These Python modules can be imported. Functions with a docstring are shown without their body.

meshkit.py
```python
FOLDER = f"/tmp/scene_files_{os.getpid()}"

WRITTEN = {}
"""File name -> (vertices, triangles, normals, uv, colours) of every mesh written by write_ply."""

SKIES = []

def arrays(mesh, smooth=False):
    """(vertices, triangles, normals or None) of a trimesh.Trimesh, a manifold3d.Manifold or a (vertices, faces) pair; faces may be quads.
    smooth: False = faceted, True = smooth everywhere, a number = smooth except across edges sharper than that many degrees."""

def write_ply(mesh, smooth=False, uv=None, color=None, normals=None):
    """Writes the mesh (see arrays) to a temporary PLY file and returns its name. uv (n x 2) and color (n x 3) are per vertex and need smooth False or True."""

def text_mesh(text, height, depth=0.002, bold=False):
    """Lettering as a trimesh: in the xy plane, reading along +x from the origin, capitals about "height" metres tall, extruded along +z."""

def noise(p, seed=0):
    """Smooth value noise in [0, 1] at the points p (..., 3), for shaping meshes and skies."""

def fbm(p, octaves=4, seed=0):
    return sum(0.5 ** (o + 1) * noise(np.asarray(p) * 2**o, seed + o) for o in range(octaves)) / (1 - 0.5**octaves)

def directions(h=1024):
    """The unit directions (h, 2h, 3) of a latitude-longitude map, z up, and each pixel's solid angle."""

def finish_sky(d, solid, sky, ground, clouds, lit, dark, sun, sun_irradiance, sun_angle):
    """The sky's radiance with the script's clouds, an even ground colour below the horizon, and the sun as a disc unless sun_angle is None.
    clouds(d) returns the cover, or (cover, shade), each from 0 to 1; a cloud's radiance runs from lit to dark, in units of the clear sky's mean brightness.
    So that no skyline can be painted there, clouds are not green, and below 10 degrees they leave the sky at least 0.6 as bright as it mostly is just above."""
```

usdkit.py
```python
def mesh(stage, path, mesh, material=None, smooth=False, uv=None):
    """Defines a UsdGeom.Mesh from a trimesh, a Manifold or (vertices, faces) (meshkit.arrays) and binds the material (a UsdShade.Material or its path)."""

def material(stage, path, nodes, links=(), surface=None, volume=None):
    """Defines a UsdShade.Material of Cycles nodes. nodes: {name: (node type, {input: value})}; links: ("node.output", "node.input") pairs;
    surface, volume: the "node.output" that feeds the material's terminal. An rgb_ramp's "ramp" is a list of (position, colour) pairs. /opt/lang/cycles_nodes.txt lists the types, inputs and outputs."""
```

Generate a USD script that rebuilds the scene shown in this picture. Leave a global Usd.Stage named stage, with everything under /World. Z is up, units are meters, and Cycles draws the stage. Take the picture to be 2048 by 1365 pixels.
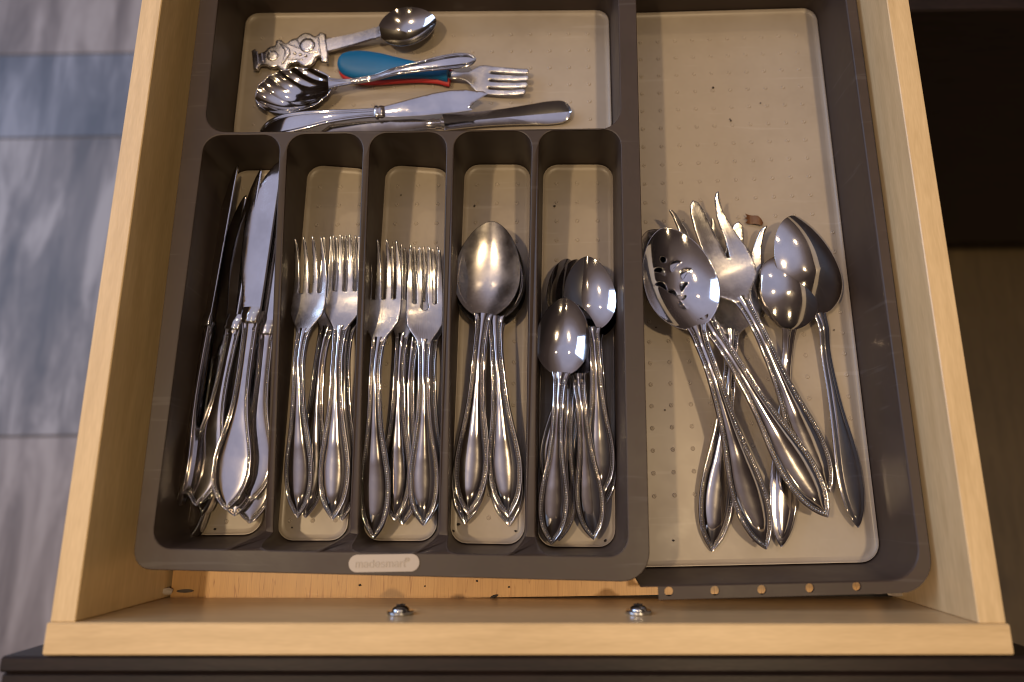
import math, random
import numpy as np, trimesh, shapely, shapely.affinity
from shapely.geometry import Polygon, LineString, Point, box as sbox
from shapely.ops import unary_union
from scipy.spatial import Delaunay
from scipy.interpolate import PchipInterpolator
import usdkit, meshkit
from pxr import Usd, UsdGeom, UsdLux, UsdShade, Gf, Sdf

rng = np.random.default_rng(7)
stage = Usd.Stage.CreateInMemory()
UsdGeom.SetStageUpAxis(stage, UsdGeom.Tokens.z); UsdGeom.SetStageMetersPerUnit(stage, 1.0)
WORLD = UsdGeom.Xform.Define(stage, '/World')
ZF = 0.745                        # height of the drawer's inside floor above the kitchen floor (m)

# ------------------------------------------------------------------ camera
PX, PY, F, CAMH = 1113., 682., 1316., 462.      # principal point and focal length in photo pixels, mm above the drawer floor
def unit(a): a = np.asarray(a, float); return a / np.linalg.norm(a)
_y = unit([1028 - PX, PY + 5051, F]); _n = unit([1118 - PX, PY - 984, F])
_y = unit(_y - _n * (_y @ _n)); _x = np.cross(-_n, _y); _x = -_x if _x[0] < 0 else _x
CW = np.stack([_x, _y, -_n])                     # camera (right, up, forward) -> world
def P(px, py, h):
    """Where the sight line of a photo pixel meets the level h mm above the drawer floor (mm)."""
    d = CW @ np.array([(px - PX) / F, (PY - py) / F, 1.0]); t = (CAMH - h) / -d[2]
    return np.array([d[0] * t, d[1] * t, float(h)])
cam = UsdGeom.Camera.Define(stage, '/World/camera')
R, U, D = CW[:, 0], CW[:, 1], CW[:, 2]
cam.AddTransformOp().Set(Gf.Matrix4d(*R, 0, *U, 0, *(-D), 0, 0, 0, CAMH / 1000 + ZF, 1))
cam.CreateHorizontalApertureAttr(36.0); cam.CreateVerticalApertureAttr(36.0 * 682 / 1024)
cam.CreateFocalLengthAttr(F / 2048 * 36.0)
cam.CreateHorizontalApertureOffsetAttr((1024 - PX) / 2048 * 36.0)
cam.CreateFStopAttr(3.3); cam.CreateFocusDistanceAttr(0.450); cam.CreateClippingRangeAttr(Gf.Vec2f(0.01, 50))
cam.CreateExposureAttr(0.0)

# ------------------------------------------------------------------ light: ceiling downlights, a window, an added dome shaped for the metal reflections
def disk(name, x, y, z, power, color, radius=0.035):
    l = UsdLux.DiskLight.Define(stage, '/World/' + name); l.CreateRadiusAttr(radius); l.CreateNormalizeAttr(True)
    l.CreateIntensityAttr(power); l.CreateColorAttr(Gf.Vec3f(*color)); l.AddTranslateOp().Set(Gf.Vec3d(x, y, z))
    return l
WARM = (1.0, 0.73, 0.42)
CEIL = ZF + 1.67
for i, (x, y, p) in enumerate([(-0.74, 0.04, 0.70), (0.44, -0.08, 0.56), (0.44, -1.15, 0.12), (-0.74, -1.2, 0.10), (-0.74, 1.25, 0.14), (0.44, 1.15, 0.12)]):
    disk('downlight' + (f'_{i:03d}' if i else ''), x, y, CEIL, 5.5 * p, WARM)
w = UsdLux.RectLight.Define(stage, '/World/window_light'); w.CreateWidthAttr(1.6); w.CreateHeightAttr(1.2); w.CreateNormalizeAttr(True)
w.CreateIntensityAttr(11.0); w.CreateColorAttr(Gf.Vec3f(0.50, 0.67, 1.0))
_p = np.array([-2.3, 1.0, 1.9]); _d = unit(np.array([0, 0.2, 0.75]) - _p); _r = unit(np.cross(_d, [0, 0, 1])); _u = np.cross(_r, _d)
w.AddTransformOp().Set(Gf.Matrix4d(*_r, 0, *_u, 0, *(-_d), 0, *_p, 1))
dome = UsdLux.DomeLight.Define(stage, '/World/shaped_room_dome'); dome.CreateIntensityAttr(1.0)  # added unseen surround, bright back-left and dark in front for the metal reflections
LOOKS = '/World/Looks'; UsdGeom.Scope.Define(stage, LOOKS)
surround = usdkit.material(stage, LOOKS + '/room_dome_ramp', {
    'tc': ('texture_coordinate', {}), 'sep': ('vector_math', {'math_type': 'dot_product', 'vector2': tuple(unit([-.40, .36, .84]))}),
    'ramp': ('rgb_ramp', {'ramp': [(0.0, (.012, .009, .008)), (0.52, (.02, .014, .012)), (0.74, (.06, .040, .034)), (0.84, (.16, .115, .10)), (0.89, (.26, .21, .23)), (0.935, (.42, .39, .50)), (1.0, (.46, .45, .62))]}),
    'mr': ('map_range', {'from_min': -1.0, 'from_max': 1.0}), 'bg': ('background_shader', {'strength': 0.9})},
    [('tc.generated', 'sep.vector1'), ('sep.value', 'mr.value'), ('mr.result', 'ramp.fac'), ('ramp.color', 'bg.color')], surface='bg.background')
UsdShade.MaterialBindingAPI.Apply(dome.GetPrim()).Bind(surround)

# ------------------------------------------------------------------ helpers
used = {}
def numbered(parent, name):
    k = (parent, name); n = used.get(k, 0); used[k] = n + 1
    return f'{parent}/{name}' + (f'_{n:03d}' if n else '')
def tag(prim, label=None, cat=None, group=None, kind=None):
    for k, v in (('label', label), ('category', cat), ('group', group), ('kind', kind)):
        if v: prim.SetCustomDataByKey(k, v)
    return prim
def mm(mesh, off=(0, 0, 0)):
    v, f = (np.asarray(mesh.vertices), np.asarray(mesh.faces)) if hasattr(mesh, 'vertices') else (np.asarray(mesh[0], float), np.asarray(mesh[1], int))
    if f.shape[1] == 4: f = np.vstack([f[:, [0, 1, 2]], f[:, [0, 2, 3]]])
    return trimesh.Trimesh((v + off) * 0.001, f, process=False)
def part(parent, name, mesh, mat, smooth=35, label=None, kind=None):
    """One Mesh prim (geometry in mm) under a prim."""
    path = numbered(str(parent.GetPath()), name)
    m = usdkit.mesh(stage, path, mm(mesh), mat, smooth=smooth)
    tag(m.GetPrim(), label, None, None, kind)
    return m.GetPrim()
def thing(name, label, cat, origin=(0, 0, 0), group=None, kind=None):
    x = UsdGeom.Xform.Define(stage, numbered('/World', name)); o = np.asarray(origin, float) * 0.001
    x.AddTransformOp().Set(Gf.Matrix4d(1, 0, 0, 0, 0, 1, 0, 0, 0, 0, 1, 0, o[0], o[1], o[2] + ZF, 1))
    return tag(x.GetPrim(), label, cat, group, kind)
def cat_mesh(*ms): return trimesh.util.concatenate([m if isinstance(m, trimesh.Trimesh) else trimesh.Trimesh(m[0], tri(m[1]), process=False) for m in ms])
def tri(f):
    f = np.asarray(f, int)
    return f if f.shape[1] == 3 else np.vstack([f[:, [0, 1, 2]], f[:, [0, 2, 3]]])
def loft(rows, closed=True, cap0=False, cap1=False):
    """Rows of equally many points joined by quads."""
    rows = [np.asarray(r, float) for r in rows]; n = len(rows[0]); v = np.vstack(rows); f = []
    m = n if closed else n - 1
    for i in range(len(rows) - 1):
        a = i * n + np.arange(m); b = i * n + (np.arange(m) + 1) % n
        f.append(np.stack([a, b, b + n, a + n], 1))
    f = tri(np.vstack(f))
    for cap, k in ((cap0, 0), (cap1, len(rows) - 1)):
        if cap:
            c = len(v); v = np.vstack([v, rows[k].mean(0)]); a = k * n + np.arange(n); b = k * n + (np.arange(n) + 1) % n
            q = np.stack([b, a, np.full(n, c)], 1); f = np.vstack([f, q if k == 0 else q[:, ::-1]])
    return trimesh.Trimesh(v, f, process=False)
def hexa(b, t, bev=0.0):
    """A board from 4 bottom and 4 top corners, with slightly broken edges."""
    pts = np.vstack([b, t]).astype(float); h = trimesh.convex.convex_hull(pts)
    if bev <= 0: return h
    c = pts.mean(0); e = []
    for p in pts:
        s = np.sign(c - p)
        for k in range(3):
            q = p.copy()
            for j in range(3):
                if j != k: q[j] += s[j] * bev
            e.append(q)
    return trimesh.convex.convex_hull(np.array(e))
def boxm(x0, x1, y0, y1, z0, z1, bev=0.0):
    b = [[x0, y0, z0], [x1, y0, z0], [x1, y1, z0], [x0, y1, z0]]; t = [[p[0], p[1], z1] for p in b]
    return hexa(b, t, bev)
def rquad(c, r, nc=7, ns=9):
    """Rounded quadrilateral through 4 corners (counter-clockwise), equal point counts for every call."""
    c = [np.asarray(p, float)[:2] for p in c]; r = np.broadcast_to(r, 4); out = []; arcs = []
    for i in range(4):
        a, p, b = c[i - 1], c[i], c[(i + 1) % 4]; u, v = unit(a - p), unit(b - p)
        ang = math.acos(np.clip(u @ v, -1, 1)); t = r[i] / math.tan(ang / 2); s, e = p + u * t, p + v * t
        m = p + unit(u + v) * r[i] / math.sin(ang / 2); a0 = math.atan2(*(s - m)[::-1]); a1 = math.atan2(*(e - m)[::-1])
        d = (a1 - a0 + math.pi) % (2 * math.pi) - math.pi
        arcs.append([m + r[i] * np.array([math.cos(a0 + d * k / (nc - 1)), math.sin(a0 + d * k / (nc - 1))]) for k in range(nc)])
    for i in range(4):
        out += arcs[i]; s, e = arcs[i][-1], arcs[(i + 1) % 4][0]
        out += [s + (e - s) * k / ns for k in range(1, ns)]
    return np.array(out)
def earcut(poly):
    v, f = trimesh.creation.triangulate_polygon(poly, engine='earcut')
    return np.asarray(v), np.asarray(f)
def at_z(xy, z): return np.column_stack([xy, np.broadcast_to(z, len(xy))])
def plate(poly, zmap, thick, spacing=2.0, edge=0.8, offs=(0.45,)):
    """A sheet of any outline: rounded edges, bent by zmap(x, y), thickness thick(x, y, distance to the edge)."""
    poly = max(poly.geoms, key=lambda g: g.area) if poly.geom_type != 'Polygon' else poly
    poly = shapely.geometry.polygon.orient(poly.simplify(0.02)); pts = []
    def ring(g):
        for q in getattr(g, 'geoms', [g]):
            if q.is_empty: continue
            for r in [q.exterior, *q.interiors]:
                n = max(6, int(r.length / edge)); pts.extend(np.array(r.interpolate(k / n, normalized=True).coords[0]) for k in range(n))
    dense = shapely.segmentize(poly, edge)
    for r in [dense.exterior, *dense.interiors]: pts.extend(np.array(r.coords)[:-1])
    nb = len(pts)
    for o in offs: ring(poly.buffer(-o))
    inner = poly.buffer(-max(offs) - 0.35 * spacing)
    x0, y0, x1, y1 = poly.bounds
    gx, gy = np.meshgrid(np.arange(x0, x1, spacing), np.arange(y0, y1, spacing * 0.87)); gx[1::2] += spacing / 2
    g = np.column_stack([gx.ravel(), gy.ravel()]); g = g[shapely.contains_xy(inner, g[:, 0], g[:, 1])]
    p = np.vstack([np.array(pts), g]); t = Delaunay(p).simplices; c = p[t].mean(1)
    t = t[shapely.contains_xy(poly, c[:, 0], c[:, 1])]
    a = p[t]; ar = np.cross(a[:, 1] - a[:, 0], a[:, 2] - a[:, 0]); t = t[np.abs(ar) > 1e-7]; ar = ar[np.abs(ar) > 1e-7]; t[ar < 0] = t[ar < 0][:, ::-1]
    d = shapely.distance(poly.boundary, shapely.points(p)); d[:nb] = 0
    z = zmap(p[:, 0], p[:, 1]); th = thick(p[:, 0], p[:, 1], d)
    v = np.vstack([at_z(p, z + th / 2), at_z(p, z - th / 2)]); n = len(p)
    e = np.sort(np.vstack([t[:, [0, 1]], t[:, [1, 2]], t[:, [2, 0]]]), 1); ue, cnt = np.unique(e, axis=0, return_counts=True)
    dire = {tuple(x) for x in np.vstack([t[:, [0, 1]], t[:, [1, 2]], t[:, [2, 0]]])}
    s = []
    for i, j in ue[cnt == 1]:
        if (i, j) not in dire: i, j = j, i
        s += [[j, i, i + n], [j, i + n, j + n]]
    return trimesh.Trimesh(v, np.vstack([t, t[:, ::-1] + n, np.array(s, int)]), process=False)
def lens(t, b=0.6, mn=0.25): return lambda x, y, d: mn + (t - mn) * np.sqrt(np.clip(1 - (1 - np.clip(d / b, 0, 1)) ** 2, 0, 1))

# ------------------------------------------------------------------ materials
def steel(name, base=(.73, .71, .69), r0=.07, r1=.2, scratch=.05, stretch=(1, 1, 1), sc=260, spots=0.0):
    n = {'tc': ('texture_coordinate', {}), 'mp': ('mapping', {'scale': stretch}),
         'n1': ('noise_texture', {'scale': sc, 'detail': 5, 'roughness': .6}), 'n2': ('noise_texture', {'scale': 55, 'detail': 3}),
         'n3': ('noise_texture', {'scale': 2600, 'detail': 2}),
         'mr': ('map_range', {'from_min': .35, 'from_max': .68, 'to_min': r0, 'to_max': r1, 'clamp': True}),
         'mc': ('rgb_ramp', {'ramp': [(.3, tuple(.86 * c for c in base)), (.6, base)]}),
         'mx': ('math', {'math_type': 'multiply_add', 'value2': .5}),
         'ms': ('mapping', {'rotation': (0, 0, .5), 'scale': (60, 1500, 60)}), 'n4': ('noise_texture', {'scale': 1.0, 'detail': 1}), 'sr': ('rgb_ramp', {'ramp': [(.60, (0, 0, 0)), (.72, (.12, .12, .12))]}),
         'ad': ('math', {'math_type': 'add'}), 'n5': ('noise_texture', {'scale': 210, 'detail': 2}), 'sp': ('map_range', {'from_min': .60, 'from_max': .66, 'to_min': 0.0, 'to_max': .012, 'clamp': True}), 'ra': ('math', {'math_type': 'add'}),
         'b': ('bump', {'strength': scratch, 'distance': .0004}), 'p': ('principled_bsdf', {'metallic': 1.0})}
    return usdkit.material(stage, f'{LOOKS}/{name}', n, [('tc.object', 'mp.vector'), ('mp.vector', 'n1.vector'), ('tc.object', 'n2.vector'), ('tc.object', 'n3.vector'),
        ('n1.fac', 'mx.value1'), ('n2.fac', 'mx.value3'), ('mx.value', 'mr.value') if False else ('n2.fac', 'mr.value'), ('n2.fac', 'mc.fac'), ('tc.object', 'ms.vector'), ('ms.vector', 'n4.vector'), ('n4.fac', 'sr.fac'), ('n1.fac', 'ad.value1'), ('sr.color', 'ad.value2'), ('ad.value', 'b.height'),
        ('tc.object', 'n5.vector'), ('n5.fac', 'sp.value'), ('mr.result', 'ra.value1'), ('sp.result', 'ra.value2'), ('ra.value', 'p.roughness'), ('mc.color', 'p.base_color'), ('b.normal', 'p.normal')], surface='p.BSDF')
M = {}
M['steel'] = steel('polished_steel', r0=.06, r1=.13, scratch=.03)
M['handle'] = steel('worn_handle_steel', base=(.72, .69, .67), r0=.06, r1=.14, scratch=.05)
M['brushed'] = steel('brushed_steel', base=(.72, .70, .68), r0=.17, r1=.30, scratch=.09, stretch=(.25, 4, 1), sc=420)
M['mirror'] = steel('mirror_steel', base=(.74, .73, .73), r0=.05, r1=.12, scratch=.012)
M['bead'] = steel('bead_steel', base=(.66, .64, .61), r0=.08, r1=.14, scratch=.0)
M['satin'] = steel('satin_cast_steel', base=(.80, .76, .73), r0=.17, r1=.30, scratch=.05)
M['groove_shade_clip'] = steel('dark_groove_shade_clip_steel', base=(.10, .085, .075), r0=.25, r1=.4, scratch=0)  # dark steel: shade of the bead grooves put into colour; also the clips
M['bowl'] = steel('scratched_bowl_steel', base=(.74, .70, .66), r0=.20, r1=.33, scratch=.10, sc=900)
def plastic(name, base, dark, rough=.42, sc=900, bump=.12, spec=.5, scuff=.0):
    return usdkit.material(stage, f'{LOOKS}/{name}', {'tc': ('texture_coordinate', {}), 'n': ('noise_texture', {'scale': sc, 'detail': 3}), 'n2': ('noise_texture', {'scale': 22, 'detail': 6, 'roughness': .65}),
        'r': ('rgb_ramp', {'ramp': [(.3, dark), (.62, base)]}), 'mr': ('map_range', {'from_min': .3, 'from_max': .7, 'to_min': rough - .07, 'to_max': rough + .1}),
        'b': ('bump', {'strength': bump, 'distance': .0003}), 'p': ('principled_bsdf', {'specular_ior_level': spec}),
        'm3': ('mapping', {'rotation': (.3, .2, .7), 'scale': (14, 220, 14)}), 'n3': ('noise_texture', {'scale': 1.0, 'detail': 3, 'distortion': .4}), 's3': ('rgb_ramp', {'ramp': [(.64, (0, 0, 0)), (.70, (scuff, scuff, scuff))]}), 'a3': ('mix', {'mix_type': 'add', 'fac': 1.0})},
        [('tc.object', 'n.vector'), ('tc.object', 'n2.vector'), ('n2.fac', 'r.fac'), ('n2.fac', 'mr.value'), ('mr.result', 'p.roughness'), ('n.fac', 'b.height'), ('b.normal', 'p.normal'), ('tc.object', 'm3.vector'), ('m3.vector', 'n3.vector'), ('n3.fac', 's3.fac'), ('r.color', 'a3.color1'), ('s3.color', 'a3.color2'), ('a3.color', 'p.base_color')], surface='p.BSDF')
M['tray'] = plastic('taupe_tray_plastic', (.046, .031, .0235), (.034, .023, .017), rough=.46, spec=.38, scuff=.016)
M['liner'] = plastic('beige_liner_plastic', (.36, .307, .242), (.318, .268, .208), rough=.38, bump=.06, scuff=.03)
M['badge'] = plastic('badge_plastic', (.40, .345, .29), (.37, .315, .26), rough=.4)
M['badge_text'] = plastic('badge_letter_plastic', (.35, .30, .25), (.33, .28, .23), rough=.4)
M['blue'] = plastic('blue_rubber', (.0, .125, .31), (.0, .105, .27), rough=.5)
M['red'] = plastic('red_rubber', (.45, .02, .02), (.4, .015, .015), rough=.5)
M['scrap'] = plastic('brown_scrap', (.12, .045, .012), (.06, .02, .006), rough=.4, sc=300, bump=.5)
M['crumb'] = plastic('dark_crumb', (.03, .02, .015), (.02, .014, .01), rough=.8)
M['torn'] = plastic('torn_tape', (.45, .38, .30), (.33, .27, .2), rough=.5)
def wood(name, light, dark, grain=(1, 1, 1), sc=18, rough=.38, coat=.0, spec=.5, line=None):
    n = {'tc': ('texture_coordinate', {}), 'mp': ('mapping', {'scale': grain}), 'n': ('noise_texture', {'scale': sc, 'detail': 6, 'roughness': .6, 'distortion': .6}),
         'n2': ('noise_texture', {'scale': sc * 9, 'detail': 3}), 'm': ('mix', {'fac': .35}), 'r': ('rgb_ramp', {'ramp': [(.32, dark), (.5, tuple((a + b) / 2 for a, b in zip(light, dark))), (.66, light)]}),
         'b': ('bump', {'strength': .08, 'distance': .0006}), 'p': ('principled_bsdf', {'roughness': rough, 'specular_ior_level': spec, 'coat_weight': coat, 'coat_roughness': .22})}
    l = [('tc.object', 'mp.vector'), ('mp.vector', 'n.vector'), ('mp.vector', 'n2.vector'), ('n.fac', 'm.color1'), ('n2.fac', 'm.color2'), ('m.color', 'r.fac'), ('n2.fac', 'b.height'), ('b.normal', 'p.normal')]
    if line:   # fine dark growth lines along the grain
        n |= {'mp2': ('mapping', {'scale': (grain[0] * 1.0, grain[1] * .45, 1)}), 'n4': ('noise_texture', {'scale': sc * 3.2, 'detail': 1, 'distortion': .3}),
              'lr': ('rgb_ramp', {'ramp': [(.485, (1, 1, 1)), (.5, line), (.515, (1, 1, 1))]}), 'mu': ('mix', {'mix_type': 'multiply', 'fac': .8})}
        l += [('tc.object', 'mp2.vector'), ('mp2.vector', 'n4.vector'), ('n4.fac', 'lr.fac'), ('r.color', 'mu.color1'), ('lr.color', 'mu.color2'), ('mu.color', 'p.base_color')]
    else: l += [('r.color', 'p.base_color')]
    return usdkit.material(stage, f'{LOOKS}/{name}', n, l, surface='p.BSDF')
M['maple'] = wood('maple_side', (.70, .515, .275), (.54, .385, .19), grain=(8, .7, 8), coat=.35)
M['maple_x'] = wood('maple_front', (.66, .475, .245), (.52, .365, .175), grain=(.7, 8, 8), coat=.35)
M['maple_floor'] = wood('maple_floor', (.60, .345, .125), (.50, .275, .095), grain=(7, .5, 1), coat=.15, line=(.55, .38, .28))
M['espresso'] = wood('espresso_wood', (.020, .012, .009), (.008, .0055, .0045), grain=(1.2, 9, 9), rough=.36, coat=.0, spec=.3)
M['gap'] = plastic('shadow_gap', (.012, .009, .007), (.01, .007, .005), rough=.8)
M['screw'] = steel('zinc_screw', base=(.60, .61, .62), r0=.16, r1=.28)
def tile(name, a, b, c):
    return usdkit.material(stage, f'{LOOKS}/{name}', {'tc': ('texture_coordinate', {}), 'mp': ('mapping', {'rotation': (0, 0, -.55), 'scale': (11, 2.0, 1)}), 'n': ('noise_texture', {'scale': 1.7, 'detail': 7, 'roughness': .62, 'distortion': .5}),
        'r': ('rgb_ramp', {'ramp': [(.36, a), (.5, b), (.62, c)]}), 'p': ('principled_bsdf', {'roughness': .5})},
        [('tc.object', 'mp.vector'), ('mp.vector', 'n.vector'), ('n.fac', 'r.fac'), ('r.color', 'p.base_color')], surface='p.BSDF')
M['tile0'] = tile('grey_stone_tile', (.085, .08, .085), (.17, .155, .155), (.33, .31, .31))
M['tile1'] = tile('blue_grey_stone_tile', (.075, .085, .11), (.13, .14, .17), (.24, .25, .29))
M['tile2'] = tile('beige_stone_tile', (.15, .125, .115), (.24, .205, .19), (.34, .30, .28))
M['grout'] = plastic('grout', (.125, .115, .11), (.095, .088, .082), rough=.9, bump=.5)

# ------------------------------------------------------------------ kitchen floor
fl = thing('floor', None, None, kind='structure')
zf = -745.0
part(fl, 'grout_bed', boxm(-2600, 2600, -1400, 2600, zf - 30, zf - 1.2), M['grout'], smooth=False)
ys = [-1094, -490, 113, 717, 911, 1515, 2119]
for j in range(len(ys) - 1):
    off = [-300, 120, -140, 60, -220, 0][j]
    for i in range(-2, 3):
        x0 = i * 1200 + off - 560; x1 = x0 + 1200
        x0, x1 = max(x0, -2590), min(x1, 2590)
        if x1 - x0 < 50: continue
        k = {3: 'tile1', 4: 'tile2'}.get(j, 'tile0' if (i + j) % 3 else 'tile2')
        part(fl, 'tile', boxm(x0 + 2, x1 - 2, ys[j] + 2, ys[j + 1] - 2, zf - 20, zf, 1.0), M[k], smooth=False)

mt = thing('floor_shade_sheet', 'added dark olive brown sheet for the shaded floor right of the drawer', 'mat')  # added sheet; its dark colour gives the shade on the tiles
M['mat'] = wood('olive_floor_shade', (.115, .078, .034), (.07, .047, .02), grain=(6, .6, 1), rough=.75)  # tone of the shaded floor, put into the sheet colour
part(mt, 'shade_slab', boxm(120, 1700, -900, 492, zf + .3, zf + 7, 2.5), M['mat'], smooth=False)

# ------------------------------------------------------------------ cabinet below
cb = thing('base_cabinet', 'dark espresso wood base cabinet standing on the tiled floor behind the open drawer', 'cabinet')
part(cb, 'door', boxm(-294, 1700, 424, 443, zf + 100, -58, 1.5), M['espresso'], smooth=False)
part(cb, 'carcass', boxm(-294, 1700, 444, 1000, zf + 90, -50), M['espresso'], smooth=False)
part(cb, 'toe_kick', boxm(-280, 1690, 500, 515, zf + .5, zf + 89), M['espresso'], smooth=False)

# ------------------------------------------------------------------ drawer
dr = thing('drawer', 'open pale maple drawer with a dark wood front, holding the cutlery trays', 'drawer')
XLo, XLi, XRi, XRo, TOP, YB = -274.4, -260.8, 223.1, 237.8, 85., 425.
def fy(x): return -64.1 + (x + 274.4) / 512.2 * -7.8          # the box front runs slightly askew
for x0, x1 in ((XLo, XLi), (XRi, XRo)):
    b = [[x0, fy(x0), -14], [x1, fy(x1), -14], [x1, YB, -14], [x0, YB, -14]]
    part(dr, 'side_panel', hexa(b, [[p[0], p[1], TOP] for p in b], .5), M['maple'], smooth=False)
b = [[-276.0, fy(-276) - .1, -14], [239.6, fy(239.6) - .1, -14], [239.6, fy(239.6) - 15.5, -14], [-276.0, fy(-276) - 16.6, -14]]
part(dr, 'front_panel', hexa(b, [[p[0], p[1], TOP + .6] for p in b], .9), M['maple_x'], smooth=False)
part(dr, 'back_panel', boxm(XLi + .2, XRi - .2, YB - 14, YB - .2, 0.2, TOP - 10), M['maple_x'], smooth=False)
part(dr, 'bottom_panel', boxm(XLi + 2.2, XRi - 1.0, fy(0) + 1.0, YB - 14.2, -9, 0), M['maple_floor'], smooth=False)
part(dr, 'bottom_rebate', boxm(XLi - .5, XRi + .5, fy(240) - 1, YB - 14.5, -13, -9.5), M['gap'], smooth=False)
f0, f1 = fy(-298) - 17.2, fy(262) - 16.4
b = [[-298.5, f0, -95], [262.5, f1, -95], [262.5, f1 - 8, -95], [-298.5, f0 - 8, -95]]
part(dr, 'drawer_front', hexa(b, [[p[0], p[1], TOP - .3] for p in b], 1.2), M['espresso'], smooth=False)
b = [[-298.5, f0 - 8.3, -95], [262.5, f1 - 8.3, -95], [262.5, f1 - 20, -95], [-298.5, f0 - 20, -95]]
part(dr, 'front_moulding', hexa(b, [[p[0], p[1], TOP - 2.5] for p in b], 1.6), M['espresso'], smooth=False)
def revolve(prof, n=24): return trimesh.creation.revolve(np.array(prof, float), sections=n)
for px, py in ((801, 1229), (1277, 1228)):
    # the screws sit on the inner face of the front panel, heads pointing towards the cutlery
    for hh in np.linspace(0, 85, 171):
        q = P(px, py, hh)
        if q[1] - fy(q[0]) > -0.2: break
    q = P(px, py, hh)
    sm = revolve([(0, 0), (5.2, 0), (5.2, .5), (4.7, 1.3), (3.5, 2.2), (1.8, 2.75), (0, 2.9)]); wm = revolve([(0, 0), (7.2, 0), (7.6, .5), (7.6, 1.7), (7.2, 2.2), (0, 2.2)])
    Rm = trimesh.transformations.rotation_matrix(-math.pi / 2, [1, 0, 0])   # +z -> +y
    for m_, dy in ((sm, 2.2), (wm, 0)): m_.apply_transform(Rm); m_.apply_translation([q[0], fy(q[0]) + dy, q[2]])
    slot = cat_mesh(boxm(-2.6, 2.6, 0, .5, -.5, .5), boxm(-.5, .5, 0, .5, -2.6, 2.6)); slot.apply_translation([q[0], fy(q[0]) + 4.9, q[2]])
    s_ = part(dr, 'screw', sm, M['screw']); part(s_, 'washer', wm, M['screw']); part(s_, 'cross_slot', slot, M['gap'], smooth=False)
for px, py, s in ((268, 1216, 1), (1835, 1213, -1)):       # stapled corner clips with a torn scrap of tape
    q = P(px, py, 1.5); pts = rng.normal(size=(40, 3)) * [3.2, 1.2, .9]
    q[0] = np.clip(q[0], XLi + 4, XRi - 4); q[1] = max(q[1], fy(q[0]) + 4)
    part(dr, 'torn_tape', trimesh.convex.convex_hull(pts + q + [-s * 1.5, 0, 3]), M['torn'], smooth=False)
    th = np.linspace(0, 2 * math.pi, 30); o = np.column_stack([np.cos(th) * 5.5, np.sin(th) * 1.1])
    part(dr, 'corner_clip', trimesh.creation.extrude_polygon(Polygon(o), .8, engine='earcut').apply_translation(q + [s * 8, 0, -1.3]), M['groove_shade_clip'], smooth=False)

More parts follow.
